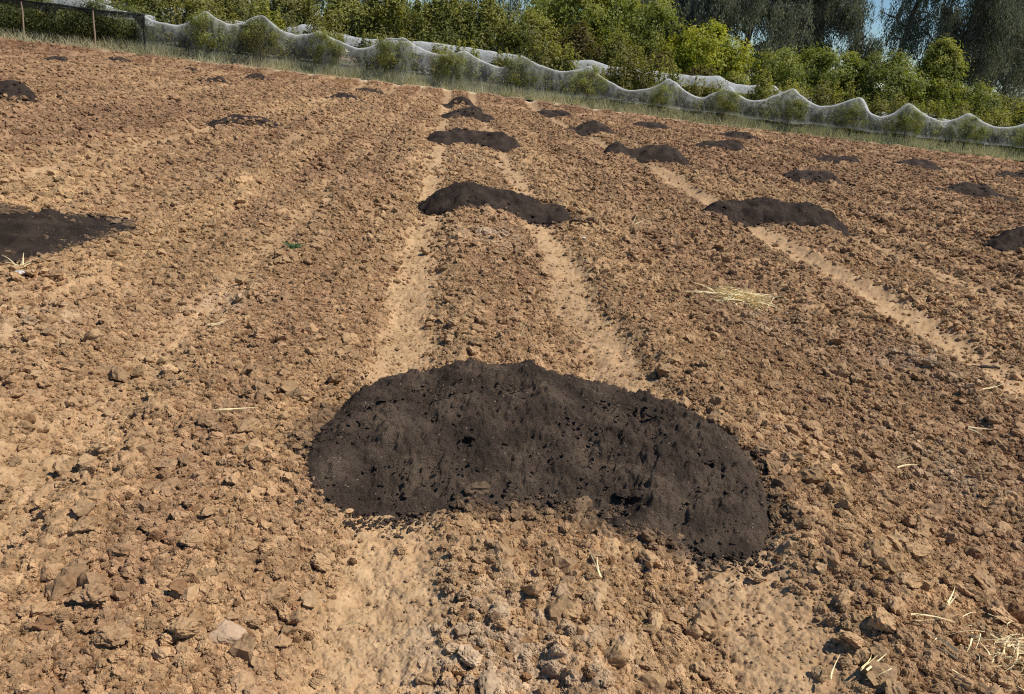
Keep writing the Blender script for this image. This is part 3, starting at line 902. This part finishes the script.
def net(name, ctrl, t0, hem, halfw, mat, label, seed, dens=1.0, ds=.07, nq=42):
    fn = ridge_fn(ctrl)
    s = np.arange(ctrl[0][0], ctrl[-1][0], ds)
    q = np.linspace(-1, 1, nq)
    S, Q = np.meshgrid(s, q, indexing='ij')
    sh = S + .22 * (vnoise(S.ravel(), Q.ravel(), .5, seed + 9).reshape(S.shape) - .5)
    rz_ = fn(sh.ravel()).reshape(S.shape)
    zmin, zmax = min(c[1] for c in ctrl), max(c[1] for c in ctrl)
    tree_ = np.clip((rz_ - zmin) / (zmax - zmin + .01), 0, 1)
    hm = (hem if hem > 1 else .12 + .46 * sstep(-6, 9, S)) + .22 * fbm(S.ravel(), Q.ravel() * 0 + np.sign(Q.ravel()), 2.6, seed, 3).reshape(S.shape)
    hm = np.minimum(hm, rz_ - .5)
    wd = halfw * (.55 + .45 * tree_) * (1 + .15 * fbm(S.ravel(), Q.ravel(), 1.3, seed + 1, 2).reshape(S.shape))
    pw = 1.25 + .9 * tree_
    aq = np.abs(Q)
    fold = fbm((S + .35 * Q).ravel() * 1.0, Q.ravel() * .5, .38, seed + 2, 4).reshape(S.shape)
    T = t0 + np.sign(Q) * wd * aq ** .75 + fold * .10 * aq
    Z_ = rz_ - (rz_ - hm) * aq ** pw + .03 * fold
    X_, Y_ = W(S, T)
    Z_ = Z_ + 0 * S
    crease = np.exp(-(fold / .10) ** 2) * .42 * vnoise(S.ravel(), Q.ravel() + 9, .5, seed + 4).reshape(S.shape)
    dense = dens * ((np.exp(-(Q / .10) ** 2) * (.95 - .25 * tree_) + .11 * np.exp(-(Q / .4) ** 2)) + crease * (1 - aq * .4)) + .25 * np.exp(-((1 - aq) / .05) ** 2)
    me = np_mesh(name, np.stack([X_, Y_, Z_], -1).reshape(-1, 3), grid_faces(len(s), nq), {'dense': dense.ravel()}, smooth=True)
    o = link_mesh(name, me, mat)
    return tag(o, label, 'net')


net('bird_net', NET, TF, .62, 1.05, M_NET, 'long white bird net draped in swags over the front row of fruit trees', 701)
net('bird_net', [(-21.5, 2.75), (-19.7, 2.80), (-18, 2.7), (-15.2, 2.80), (-14.3, 2.4), (-12.2, 2.5), (-10.5, 2.3), (-8.8, 2.68), (-7.7, 2.66), (-4.86, 2.4), (-2, 2.56), (-.2, 2.58), (2.1, 2.52), (3.9, 2.46), (6, 2.45), (8.1, 2.66), (9.66, 2.5), (13.06, 2.48), (14.3, 2.5), (16.1, 2.6), (17.5, 2.35), (19.7, 2.45), (21, 2.1), (24, 1.9), (27, 1.7), (30, 1.9), (33, 1.6), (38, 1.7)],
    48.0, 1.9, .6, M_NET2, 'second white net lying higher behind the front row of trees', 721, 1.0)

# low olive shrubs between and behind the two nets
sv = [make_tree_meshes('shrub', 2.4, 1.0, .95, 1.25, 34, 3600, .17, .24, .05, up=.2, upright=.8) for k in range(3)]
k = 0
for s in np.arange(-22.0, 40, 1.9):
    s = s + rng.uniform(-.5, .5)
    sc = rng.uniform(.82, 1.02) * (1.0 if s < 22 else .85)
    seen = (-9.2 < s < 3.2) or (7.6 < s < 10.2) or (13.5 < s < 20.5)
    sc *= (.93 if rng.uniform() < .7 else 1.1) if seen else 1.22
    tree('orchard_shrub', sv[k % 3], (M_BARK, M_OLIVE if k % 3 else M_CITRUS), s, 46.4 + rng.uniform(-.2, .3), sc * 1.06, rng.uniform(0, 6.28),
         'olive green orchard shrub with upright shoots between the two white nets', 'shrub', 'orchard shrubs between the two nets')
    k += 1

# taller orchard trees behind the second net
cv = [make_tree_meshes('citrus', 5, 2.0, 2.2, 2.75, 70, 11000, .23, .40, .12, up=.35, upright=.5 if k < 2 else .2) for k in range(4)]
CIT = [(-30, 52, .9, 1), (-26, 51.5, .85, 1), (-22.5, 52, .8, 1), (-19.2, 51.5, .85, 1), (-16.2, 52, .78, 1), (-13.2, 51.6, .82, 1), (-10.4, 52, .9, 1), (-7.2, 51.8, .95, 0), (-4.2, 52.2, 1.0, 0), (-1.2, 51.8, 1.02, 0), (1.8, 52.2, 1.05, 0),
       (4.8, 51.6, .95, 0), (7.6, 52.2, .9, 2), (10.6, 52.6, .86, 0), (13.4, 52.2, .72, 2), (19.0, 53, .6, 0), (16.2, 52.4, .62, 2)]
names = {0: (M_CITRUS, 'dark green orchard tree behind the second net', 'orchard trees behind the second net'),
         1: (M_OLIVE, 'pale olive orchard tree with upright shoots at the upper left', 'pale orchard trees at the upper left'),
         2: (M_RUST, None, None)}
import string
RUST_L = ['rust tinged orchard tree at the top of the picture, left of the broad dark tree', 'reddish low tree in front of the bright green tree', 'smaller rusty tree just left of the bright green tree']
cm_by = {}
ri = 0
for i, (s, t, sc, kd) in enumerate(CIT):
    src = cv[i % 4]
    if kd:
        key = (i % 4, kd)
        if key not in cm_by: cm_by[key] = (src[0], src[1].copy())
        if cm_by[key][1].materials: pass
        src = cm_by[key]
    mat, lab, grp = names[kd]
    if kd == 2: lab = RUST_L[ri]; ri += 1
    if kd and src[1].materials and src[1].materials[0] is not mat: src[1].materials.clear()
    tree('orchard_tree', src, (M_BARK, mat), s, t, sc, rng.uniform(0, 6.28), lab, 'tree', grp)

# broad trees behind
def one_tree(name, s, t, mat, label, H, rx, rz, zc, ncl, nl, leaf, spread, tr, group=None, **kw):
    ms = make_tree_meshes(name, H, rx, rz, zc, ncl, nl, leaf, spread, tr, **kw)
    return tree(name, ms, (M_BARK, mat), s, t, 1, 0, label, 'tree', group)


one_tree('broad_tree', 8.6, 58, M_GREEN, 'broad dark green tree filling the top of the picture above the net', 8.5, 3.6, 3.9, 4.6, 120, 24000, .27, .5, .2)
one_tree('broad_tree', 13.0, 59, M_GREEN, 'rounded green tree directly left of the bright yellow green tree', 8, 3.2, 3.6, 4.4, 110, 21000, .27, .48, .2)
one_tree('bright_tree', 17.6, 57, M_BRIGHT, 'bright yellow green bushy tree in full sun right of centre', 6.5, 3.1, 2.9, 3.3, 90, 18000, .26, .45, .16)
one_tree('round_tree', 24.6, 60, M_GREEN, 'rounded green tree left of a taller one, in front of the dark eucalyptus', 5.5, 2.6, 2.3, 2.9, 80, 13000, .25, .42, .14)
one_tree('round_tree', 28.6, 60.5, M_GREEN, 'domed green tree in the right half, highest of the rounded ones', 6.2, 2.8, 2.7, 3.2, 90, 15000, .25, .42, .14)
one_tree('round_tree', 32.6, 60, M_GREEN, 'low green tree just left of the pyramid shaped tree', 6.2, 2.5, 2.8, 3.1, 80, 14000, .25, .4, .14)
one_tree('pyramid_tree', 38.6, 62, M_PYR, 'light green pyramid shaped tree in front of the tall eucalyptus', 7.8, 3.1, 3.4, 4.0, 130, 20000, .24, .34, .14, shape='cone')
one_tree('round_tree', 35.4, 61.5, M_GREEN, 'olive green tree tucked close behind the left flank of the pyramid shaped tree', 6, 2.4, 2.6, 3.0, 80, 13000, .25, .42, .14)
hv = [make_tree_meshes('hedge', 2.6, 1.5, 1.05, 1.4, 40, 6000, .14, .32, .07, up=.3, upright=.25) for k in range(2)]
for i, s in enumerate((21.6, 24.4, 27.3, 30.2, 33.2, 36.0, 38.8, 41.6, 44.4)):
    tree('low_shrub', hv[i % 2], (M_BARK, M_OLIVE), s, 53.5, rng.uniform(.92, 1.05), rng.uniform(0, 6), 'low olive shrub in the hedge behind the net at the right', 'shrub', 'low hedge shrubs behind the net at the right')


# eucalyptus: tall trunk, forking limbs, leaves hanging in strands
def eucalyptus(s, t, H, spreadx, low, nstr, label, lean=0.0, seed=0, leafn=26, fork=None):
    tr = [(0, 0, -.3)]
    top = np.array([lean, 0, H * .92])
    P, rd = limb((0, 0, -.3), top, H * .019, H * .004, 9, .012)
    paths = [(P, rd)]
    tips = []
    nb = 26
    for i in range(nb):
        h = rng.uniform(low, .95); an = rng.uniform(0, 6.28)
        k = np.interp(h * H, P[:, 2], np.arange(len(P)))
        b = np.array([np.interp(h * H, P[:, 2], P[:, c]) for c in range(3)])
        ln = spreadx * (1.15 - .55 * h) * rng.uniform(.5, 1.05)
        e = b + np.array([math.cos(an) * ln, math.sin(an) * ln, ln * rng.uniform(.15, .75)])
        paths.append(limb(b, e, H * .006, H * .0015, 6, .05))
        for j in range(3):
            m = b + (e - b) * rng.uniform(.35, .9); e2 = m + rng.normal(size=3) * ln * .3 + np.array([0, 0, .15 * ln])
            paths.append(limb(m, e2, H * .0025, H * .0008, 4))
            tips += [e2, m * .4 + e2 * .6]
        tips += [e, b * .3 + e * .7]
    tco, tf = tube(paths, 7)
    tips = np.array(tips)
    si = rng.choice(len(tips), nstr)
    base = tips[si] + rng.normal(size=(nstr, 3)) * np.array([.55, .55, .45])
    slen = rng.uniform(.7, 2.4, nstr)
    n = nstr * leafn
    b = np.repeat(base, leafn, 0); tt = np.tile(np.linspace(0, 1, leafn), nstr)
    drift = np.repeat(rng.normal(size=(nstr, 3)) * np.array([.35, .35, 0]), leafn, 0)
    pos = b + drift * tt[:, None] + np.array([0, 0, -1.0]) * (tt * np.repeat(slen, leafn))[:, None] + rng.normal(size=(n, 3)) * np.array([.13, .13, .08])
    pos[:, 2] = np.maximum(pos[:, 2], .6)
    tint = np.clip(np.repeat(rng.uniform(0, .8, nstr), leafn) + rng.uniform(-.2, .35, n), 0, 1)
    L = rng.uniform(.18, .40, n)
    co, f, at = leaf_cloud(pos, rng.normal(size=(n, 3)) + np.array([0, 0, .15]), L, L * .26, tint, .65)
    x, y = W(s, t)
    r0 = empty('eucalyptus_tree', (x, y, 0)); tag(r0, label, 'tree', 'tall eucalyptus trees at the back')
    link_mesh('trunk', np_mesh('eucalyptus_trunk', tco, tf, smooth=True), M_EBARK, r0)
    link_mesh('crown', np_mesh('eucalyptus_crown', co, f, at), M_EUC, r0)


eucalyptus(30.5, 84, 24, 6.0, .10, 2600, 'dense dark eucalyptus with a pale trunk, left of the sky gap', seed=1)
eucalyptus(37.6, 86, 23, 5.6, .10, 2600, 'dark eucalyptus with drooping branches at the left edge of the sky gap', seed=2)
eucalyptus(47.0, 92, 10.5, 2.6, .15, 800, 'thin feathery eucalyptus standing against the sky gap', seed=3)
eucalyptus(48.3, 86, 24, 3.2, .36, 700, 'slender bare stemmed eucalyptus against the sky, beside the big one', lean=1.2, seed=4)
eucalyptus(54.6, 84, 25, 5.4, .12, 3300, 'big eucalyptus with heavy hanging foliage behind the pyramid shaped tree', seed=5)
eucalyptus(60.0, 88, 20, 4.8, .08, 1500, 'open eucalyptus at the right border with sky showing through', seed=6)
eucalyptus(23.5, 84, 24, 6.0, .08, 2300, 'dark eucalyptus behind the bright yellow green tree', seed=7)
eucalyptus(12.5, 78, 24, 6.5, .08, 2300, 'dark eucalyptus rising behind the broad dark green tree', seed=8)
eucalyptus(3.0, 78, 24, 6.5, .05, 3400, 'dark eucalyptus behind the centre of the orchard', seed=9)
eucalyptus(66.0, 92, 17, 5.0, .05, 1900, 'loose leafy eucalyptus cut by the right border of the photo', seed=10)
one_tree('round_tree', 43.5, 64, M_GREEN, 'low green tree right of the pyramid shaped tree, under the big eucalyptus', 5, 2.5, 2.1, 2.5, 70, 11000, .24, .4, .13)
one_tree('round_tree', 48.0, 65, M_OLIVE, 'low olive tree near the right border behind the hedge', 4.6, 2.4, 1.9, 2.3, 70, 10000, .22, .4, .12)
# copies further left, seen only as dark depth between the orchard trees
src = [o for o in scene.objects if o.name.startswith('eucalyptus_tree')][-2:]
for i, (s, t) in enumerate(((-6, 76), (-15, 77), (-24, 76), (-33, 77), (18, 92), (47, 110), (30, 108))):
    a = src[i % 2]
    c = a.copy(); col.objects.link(c); x, y = W(s, t); c.location = (x, y, 0); c.rotation_euler = (0, 0, 1.3 + i * 1.9)
    c['label'] = ['shaded eucalyptus behind the dark orchard trees left of centre', 'shaded eucalyptus behind the pale orchard trees', 'shaded eucalyptus above the row of shrubs at the upper left', 'shaded eucalyptus behind the black shade cloth at the far left', 'distant eucalyptus behind the bright tree', 'distant eucalyptus low behind the pyramid shaped tree', 'distant eucalyptus behind the rounded green trees'][i]
    for ch in a.children:
        d = ch.copy(); col.objects.link(d); d.parent = c

# ------------------------------------------------------------------ shade cloth shelter at the upper left
def box(name, mat, parent, c, d, bev=.006):
    import bmesh
    bm = bmesh.new(); bmesh.ops.create_cube(bm, size=1)
    for v_ in bm.verts: v_.co = Vector((v_.co.x * d[0], v_.co.y * d[1], v_.co.z * d[2])) + Vector(c)
    bmesh.ops.bevel(bm, geom=bm.edges[:], offset=bev, segments=1, affect='EDGES')
    me = bpy.data.meshes.new(name); bm.to_mesh(me); bm.free()
    return link_mesh(name, me, mat, parent)


x0, y0 = W(-21.6, 43.25)
sh = empty('shade_shelter', (x0, y0, .28), A)
tag(sh, 'black shade cloth stretched over a rail on posts at the upper left', 'shade shelter')
for ds, pm, nm in ((-3.4, M_WOOD, 'post'), (0, M_WOOD, 'post'), (3.42, M_WOOD, 'post'), (5.85, M_BLACKPOST, 'post')):
    tco, tf = tube([limb((ds, 0, -.5), (ds + .01, 0, 1.82), .045, .04, 6, .004)], 8)
    link_mesh(nm, np_mesh(nm, tco, tf, smooth=True), pm, sh)
tco, tf = tube([(np.array([[-6, 0, 1.93], [-3.4, 0, 1.92], [-1.5, 0, 1.88], [0, 0, 1.9], [1.8, 0, 1.85], [3.42, 0, 1.86], [4.8, 0, 1.83], [5.85, 0, 1.84]]), np.full(8, .032))], 8)
link_mesh('rail', np_mesh('rail', tco, tf, smooth=True), M_BLACKPOST, sh)
S, Q = np.meshgrid(np.linspace(-6, 5.9, 240), np.linspace(0, 1, 26), indexing='ij')
fo = fbm(S.ravel(), Q.ravel() * .6, .8, 801, 4).reshape(S.shape)
drop = .14 + .22 * vnoise(S.ravel(), S.ravel() * 0, .9, 803).reshape(S.shape) + .5 * np.exp(-((S - 5.75) / .25) ** 2) + .9 * np.exp(-((S - 1.35) / .22) ** 2)
Z_ = 1.90 - .03 * np.cos(S * 1.8) - drop * Q + 0 * fo
Yl = .07 + .05 * fo * Q
me = np_mesh('hanging_cloth', np.stack([S, Yl, Z_], -1).reshape(-1, 3), grid_faces(240, 26), {'dense': (.4 * (1 - Q)).ravel()}, smooth=True)
link_mesh('hanging_cloth', me, M_SHADE, sh)
dv = [make_tree_meshes('dense', 2.1, 1.25, .95, 1.08, 50, 6500, .11, .27, .05, up=.1) for k in range(3)]
for i, s in enumerate((-29.5, -27.2, -25.3, -23.3, -21.0, -18.9, -16.9)):
    lab = ['', '', '', 'dense dark shrub left of the first wooden post under the shade cloth', 'dense dark shrub right of the first wooden post under the shade cloth', 'dense dark shrub between the dark gap and the second wooden post', 'dense dark shrub with rusty leaves beside the black end post'][i] or 'dense dark shrub under the shade cloth beyond the left border'
    tree('dense_shrub', dv[i % 3], (M_BARK, M_HEDGE), s, 44.7, rng.uniform(1.05, 1.18), rng.uniform(0, 6), lab, 'shrub', 'dense shrubs under the shade cloth')
# white net lying on the shelter roof
net('roof_net', [(-21.2, 2.35), (-20.3, 2.75), (-19.2, 2.70), (-18.0, 2.45), (-16.6, 2.25), (-15.6, 2.2)], 44.6, 2.1, .6, M_NET2, 'bunched white net lying on top of the black shade cloth', 741)

# ------------------------------------------------------------------ grass along the field edge
n = 60000
s = rng.uniform(-34, 46, n); t = EDGE + .05 + 3.2 * rng.uniform(0, 1, n) ** 1.1 - .5 * np.clip(vnoise(s, s * 0, .8, 817) - .45, 0, 1)
clump = fbm(s, t, 1.1, 811, 3)
dry = np.clip(.45 + .4 * fbm(s, t, 2.5, 815, 2) + .45 * sstep(-14, -20, s) - .10 * (t - EDGE), 0, 1)
ok = rng.uniform(size=n) < .6 + .8 * clump
s, t, clump, dry = s[ok], t[ok], clump[ok], dry[ok]; n = len(s)
hgt = 1.35 * (.22 + .30 * rng.uniform(size=n) + .25 * np.clip(clump, 0, 1)) * (.35 + .65 * sstep(0, .7, t - EDGE))
x, y = W(s, t)
dr = np.stack([rng.normal(size=n) * .3, rng.normal(size=n) * .3, np.ones(n)], 1); dr /= np.linalg.norm(dr, axis=1)[:, None]
bend = rng.normal(size=(n, 3)) * np.array([.12, .12, 0]) - np.array([0, 0, .06])
co, f, at = blades(np.stack([x, y, macro(x, y) - .03], 1), dr, hgt, rng.uniform(.008, .02, n), bend, np.clip(dry + rng.normal(size=n) * .2, 0, 1))
grass = link_mesh('grass', np_mesh('grass', co, f, at), M_GRASS)
tag(grass, 'pale dry grass strip along the foot of the net', 'grass', kind='stuff')


# ------------------------------------------------------------------ straw, sticks, weeds, scraps
def straw_clump(x, y, n, rad, ln, label, rot=0.0, el=1.0, wk=1.0):
    z0 = float(ground_z(x, y)[0]) + .045
    a = rng.normal(0, .75, n) + rng.integers(0, 2, n) * math.pi + rot
    b = np.stack([rng.normal(0, rad, n) * (1 + rng.exponential(.4, n)), rng.normal(0, rad * el, n) * (1 + rng.exponential(.4, n)), rng.uniform(-.015, .05, n)], 1)
    d = np.stack([np.cos(a), np.sin(a), rng.uniform(-.05, .45, n)], 1); d /= np.linalg.norm(d, axis=1)[:, None]
    co, f, at = blades(b, d, rng.uniform(.2, 1, n) ** 1.2 * ln, wk * rng.uniform(.0012, .0028, n), rng.normal(size=(n, 3)) * np.array([.05, .05, .01]) - np.array([0, 0, .05]), rng.uniform(0, 1, n))
    o = link_mesh('straw_clump', np_mesh('straw_clump', co, f, at), M_STRAW, loc=(x, y, z0))
    return tag(o, label, 'straw')


straw_clump(1.84, 6.25, 1000, .065, .27, 'spread tuft of pale yellow straw lying on the soil right of the second pile', -.35, .9, 2.3)
straw_clump(1.63, 1.91, 180, .06, .12, 'small heap of dry straw at the bottom right corner', .5)
STALKS = [(1.52, 2.12, .16, .75, .012), (1.12, 1.80, .12, .65, .02), (1.02, 1.76, .09, 1.2, .02), (.40, 2.16, .11, 1.9, .03), (-1.25, 3.0, .22, .25, .03), (1.36, 2.02, .12, .2, .03), (.04, 4.47, .14, 1.4, .1), (-3.15, 7.9, .35, -.3, .04), (1.9, 3.3, .16, .6, .02),
          (2.55, 3.9, .2, -.3, .02), (1.42, 1.86, .12, 2.2, .03), (-.4, 1.85, .1, .6, .02), (2.9, 4.4, .2, .5, .02), (-1.75, 4.1, .16, .3, .02), (1.72, 1.98, .13, 1.0, .03)]
SL = ['long pale straw stalk near the right border of the foreground', 'straight straw stalk lying at the bottom border', 'short straw stalk beside the straight one at the bottom border', 'pale bent stalk right below the nearest compost pile', 'thin pale stalk lying left of the nearest compost pile', 'curled straw stalk left of the straw heap', 'upright dry stem standing behind the nearest compost pile', 'pale stick on the clods at the upper left', 'short straw right of the nearest compost pile', 'fine straw right of the compost pile, toward the border', 'straw stalk touching the straw heap at the bottom right', 'tiny straw bit in the left wheel track below the pile', 'thin straw close to the pale right wheel track', 'short straw left of the nearest compost pile', 'stalk sticking up from the straw heap']
for (x, y, ln, an, up_), lab in zip(STALKS, SL):
    nb = 3
    up_z = .95 if 'upright' in lab else up_ * 3
    d = np.array([[math.cos(an), math.sin(an), up_z]]) + rng.normal(size=(nb, 3)) * .06
    if 'upright' in lab: d = np.array([[.1, .05, 1.0]]) + rng.normal(size=(nb, 3)) * .1
    d /= np.linalg.norm(d, axis=1)[:, None]
    co, f, at = blades(rng.normal(size=(nb, 3)) * .006, d, ln * rng.uniform(.6, 1, nb), np.full(nb, .0035), rng.normal(size=(nb, 3)) * .02, np.ones(nb) * .5)
    o = link_mesh('straw_stalk', np_mesh('straw_stalk', co, f, at), M_STRAW, loc=(x, y, float(ground_z(x, y)[0]) + .05))
    tag(o, lab, 'straw stalk', 'single straw stalks on the soil')


def weed(x, y, n, ln, wd, mat, label, name='weed', tint=.5):
    a = rng.uniform(0, 6.28, n)
    d = np.stack([np.cos(a), np.sin(a), rng.uniform(.3, 1.6, n)], 1); d /= np.linalg.norm(d, axis=1)[:, None]
    co, f, at = blades(rng.normal(size=(n, 3)) * np.array([.02, .02, 0]), d, rng.uniform(.5, 1, n) * ln, np.full(n, wd), np.stack([np.cos(a), np.sin(a), -np.ones(n)], 1) * ln * .25, np.clip(tint + rng.normal(size=n) * .2, 0, 1))
    o = link_mesh(name, np_mesh(name, co, f, at), mat, loc=(x, y, float(ground_z(x, y)[0]) + .01))
    return tag(o, label, 'weed')


weed(-1.91, 6.16, 22, .09, .011, M_WEED, 'small green weed alone on the bare soil left of the central tracks')
weed(1.22, 9.0, 26, .34, .004, M_STRAW, 'dry pale weed standing at the right end of the second pile', 'dry_weed')
weed(-3.33, 4.85, 16, .16, .005, M_STRAW, 'dry pale weed beside a white scrap at the left border', 'dry_weed')
weed(-.15, 7.4, 14, .14, .004, M_STRAW, 'faint dry weed in the ash coloured patch before the second pile', 'dry_weed')
for x, y, rad, lab in ((-3.22, 4.68, .03, 'white scrap lying beside the dry weed at the left border'), (.62, 8.05, .022, 'tiny white scrap in the right wheel track before the second pile')):
    pp, f = clod_shape(int(1500 + 100 * rad * 77), 3, 7, .2)
    o = link_mesh('white_scrap', np_mesh('white_scrap', pp * rad * np.array([1.3, 1, .5]), f), M_WHITE, loc=(x, y, pile_top(x, y) + rad * .3))
    tag(o, lab, 'scrap')
for x, y, ln, an, lab in ((.62, 9.0 - .35, .24, -.2, 'dark crooked stick lying in the right wheel track below the second pile'), (3.35, 5.15, .26, .15, 'dark flat stick beside the pale wheel track at the right')):
    tco, tf = tube([limb((-ln / 2, 0, .05), (ln / 2, .02, .055), .016, .009, 7, .05)], 7)
    o = link_mesh('stick', np_mesh('stick', tco, tf, smooth=True), M_STICK, loc=(x, y, float(ground_z(x, y)[0]) + .01))
    o.rotation_euler = (0, 0, an)
    tag(o, lab, 'stick')

# ------------------------------------------------------------------ light, sky, camera
SUN_AZ, SUN_EL = R(92), R(58)                # azimuth clockwise from the view direction: right and a little ahead
sd = bpy.data.lights.new('sun', 'SUN'); sd.energy = 5.0; sd.angle = R(.53); sd.color = (1, .955, .89)
so = bpy.data.objects.new('sun', sd); col.objects.link(so)
dirv = Vector((math.sin(SUN_AZ) * math.cos(SUN_EL), math.cos(SUN_AZ) * math.cos(SUN_EL), math.sin(SUN_EL)))
so.rotation_euler = dirv.to_track_quat('Z', 'Y').to_euler()
so.location = (20, 10, 40)
w = bpy.data.worlds.new('World'); scene.world = w; w.use_nodes = True
wt = w.node_tree; wt.nodes.clear()
sk = wt.nodes.new('ShaderNodeTexSky'); sk.sky_type = 'NISHITA'; sk.sun_disc = False
sk.sun_elevation = SUN_EL; sk.sun_rotation = SUN_AZ; sk.dust_density = .1; sk.ozone_density = 3.0
bgn = wt.nodes.new('ShaderNodeBackground'); bgn.inputs[1].default_value = .092
wo = wt.nodes.new('ShaderNodeOutputWorld')
hsv = wt.nodes.new('ShaderNodeHueSaturation'); hsv.inputs['Saturation'].default_value = 1.25
wt.links.new(sk.outputs[0], hsv.inputs['Color']); wt.links.new(hsv.outputs[0], bgn.inputs[0]); wt.links.new(bgn.outputs[0], wo.inputs[0])

FPX = 760.0
cd = bpy.data.cameras.new('camera'); cam = bpy.data.objects.new('camera', cd); col.objects.link(cam)
cd.sensor_width = 36; cd.lens = FPX / 1024 * 36; cd.clip_start = .05; cd.clip_end = 3000
pitch = math.atan(275 / FPX)
cam.matrix_world = Matrix.Translation((0, 0, HH)) @ Matrix.Rotation(math.pi / 2 - pitch, 4, 'X') @ Matrix.Rotation(R(6.7), 4, 'Z')
scene.camera = cam

scene.render.engine = 'CYCLES'
scene.view_settings.view_transform = 'Standard'; scene.view_settings.look = 'None'
scene.view_settings.exposure = 0; scene.view_settings.gamma = 1
cy = scene.cycles
cy.max_bounces = 6; cy.diffuse_bounces = 3; cy.glossy_bounces = 2; cy.transmission_bounces = 3; cy.transparent_max_bounces = 16
cy.use_denoising = False
scene.cycles.filter_width = 1.15
cy.sample_clamp_indirect = 4.0
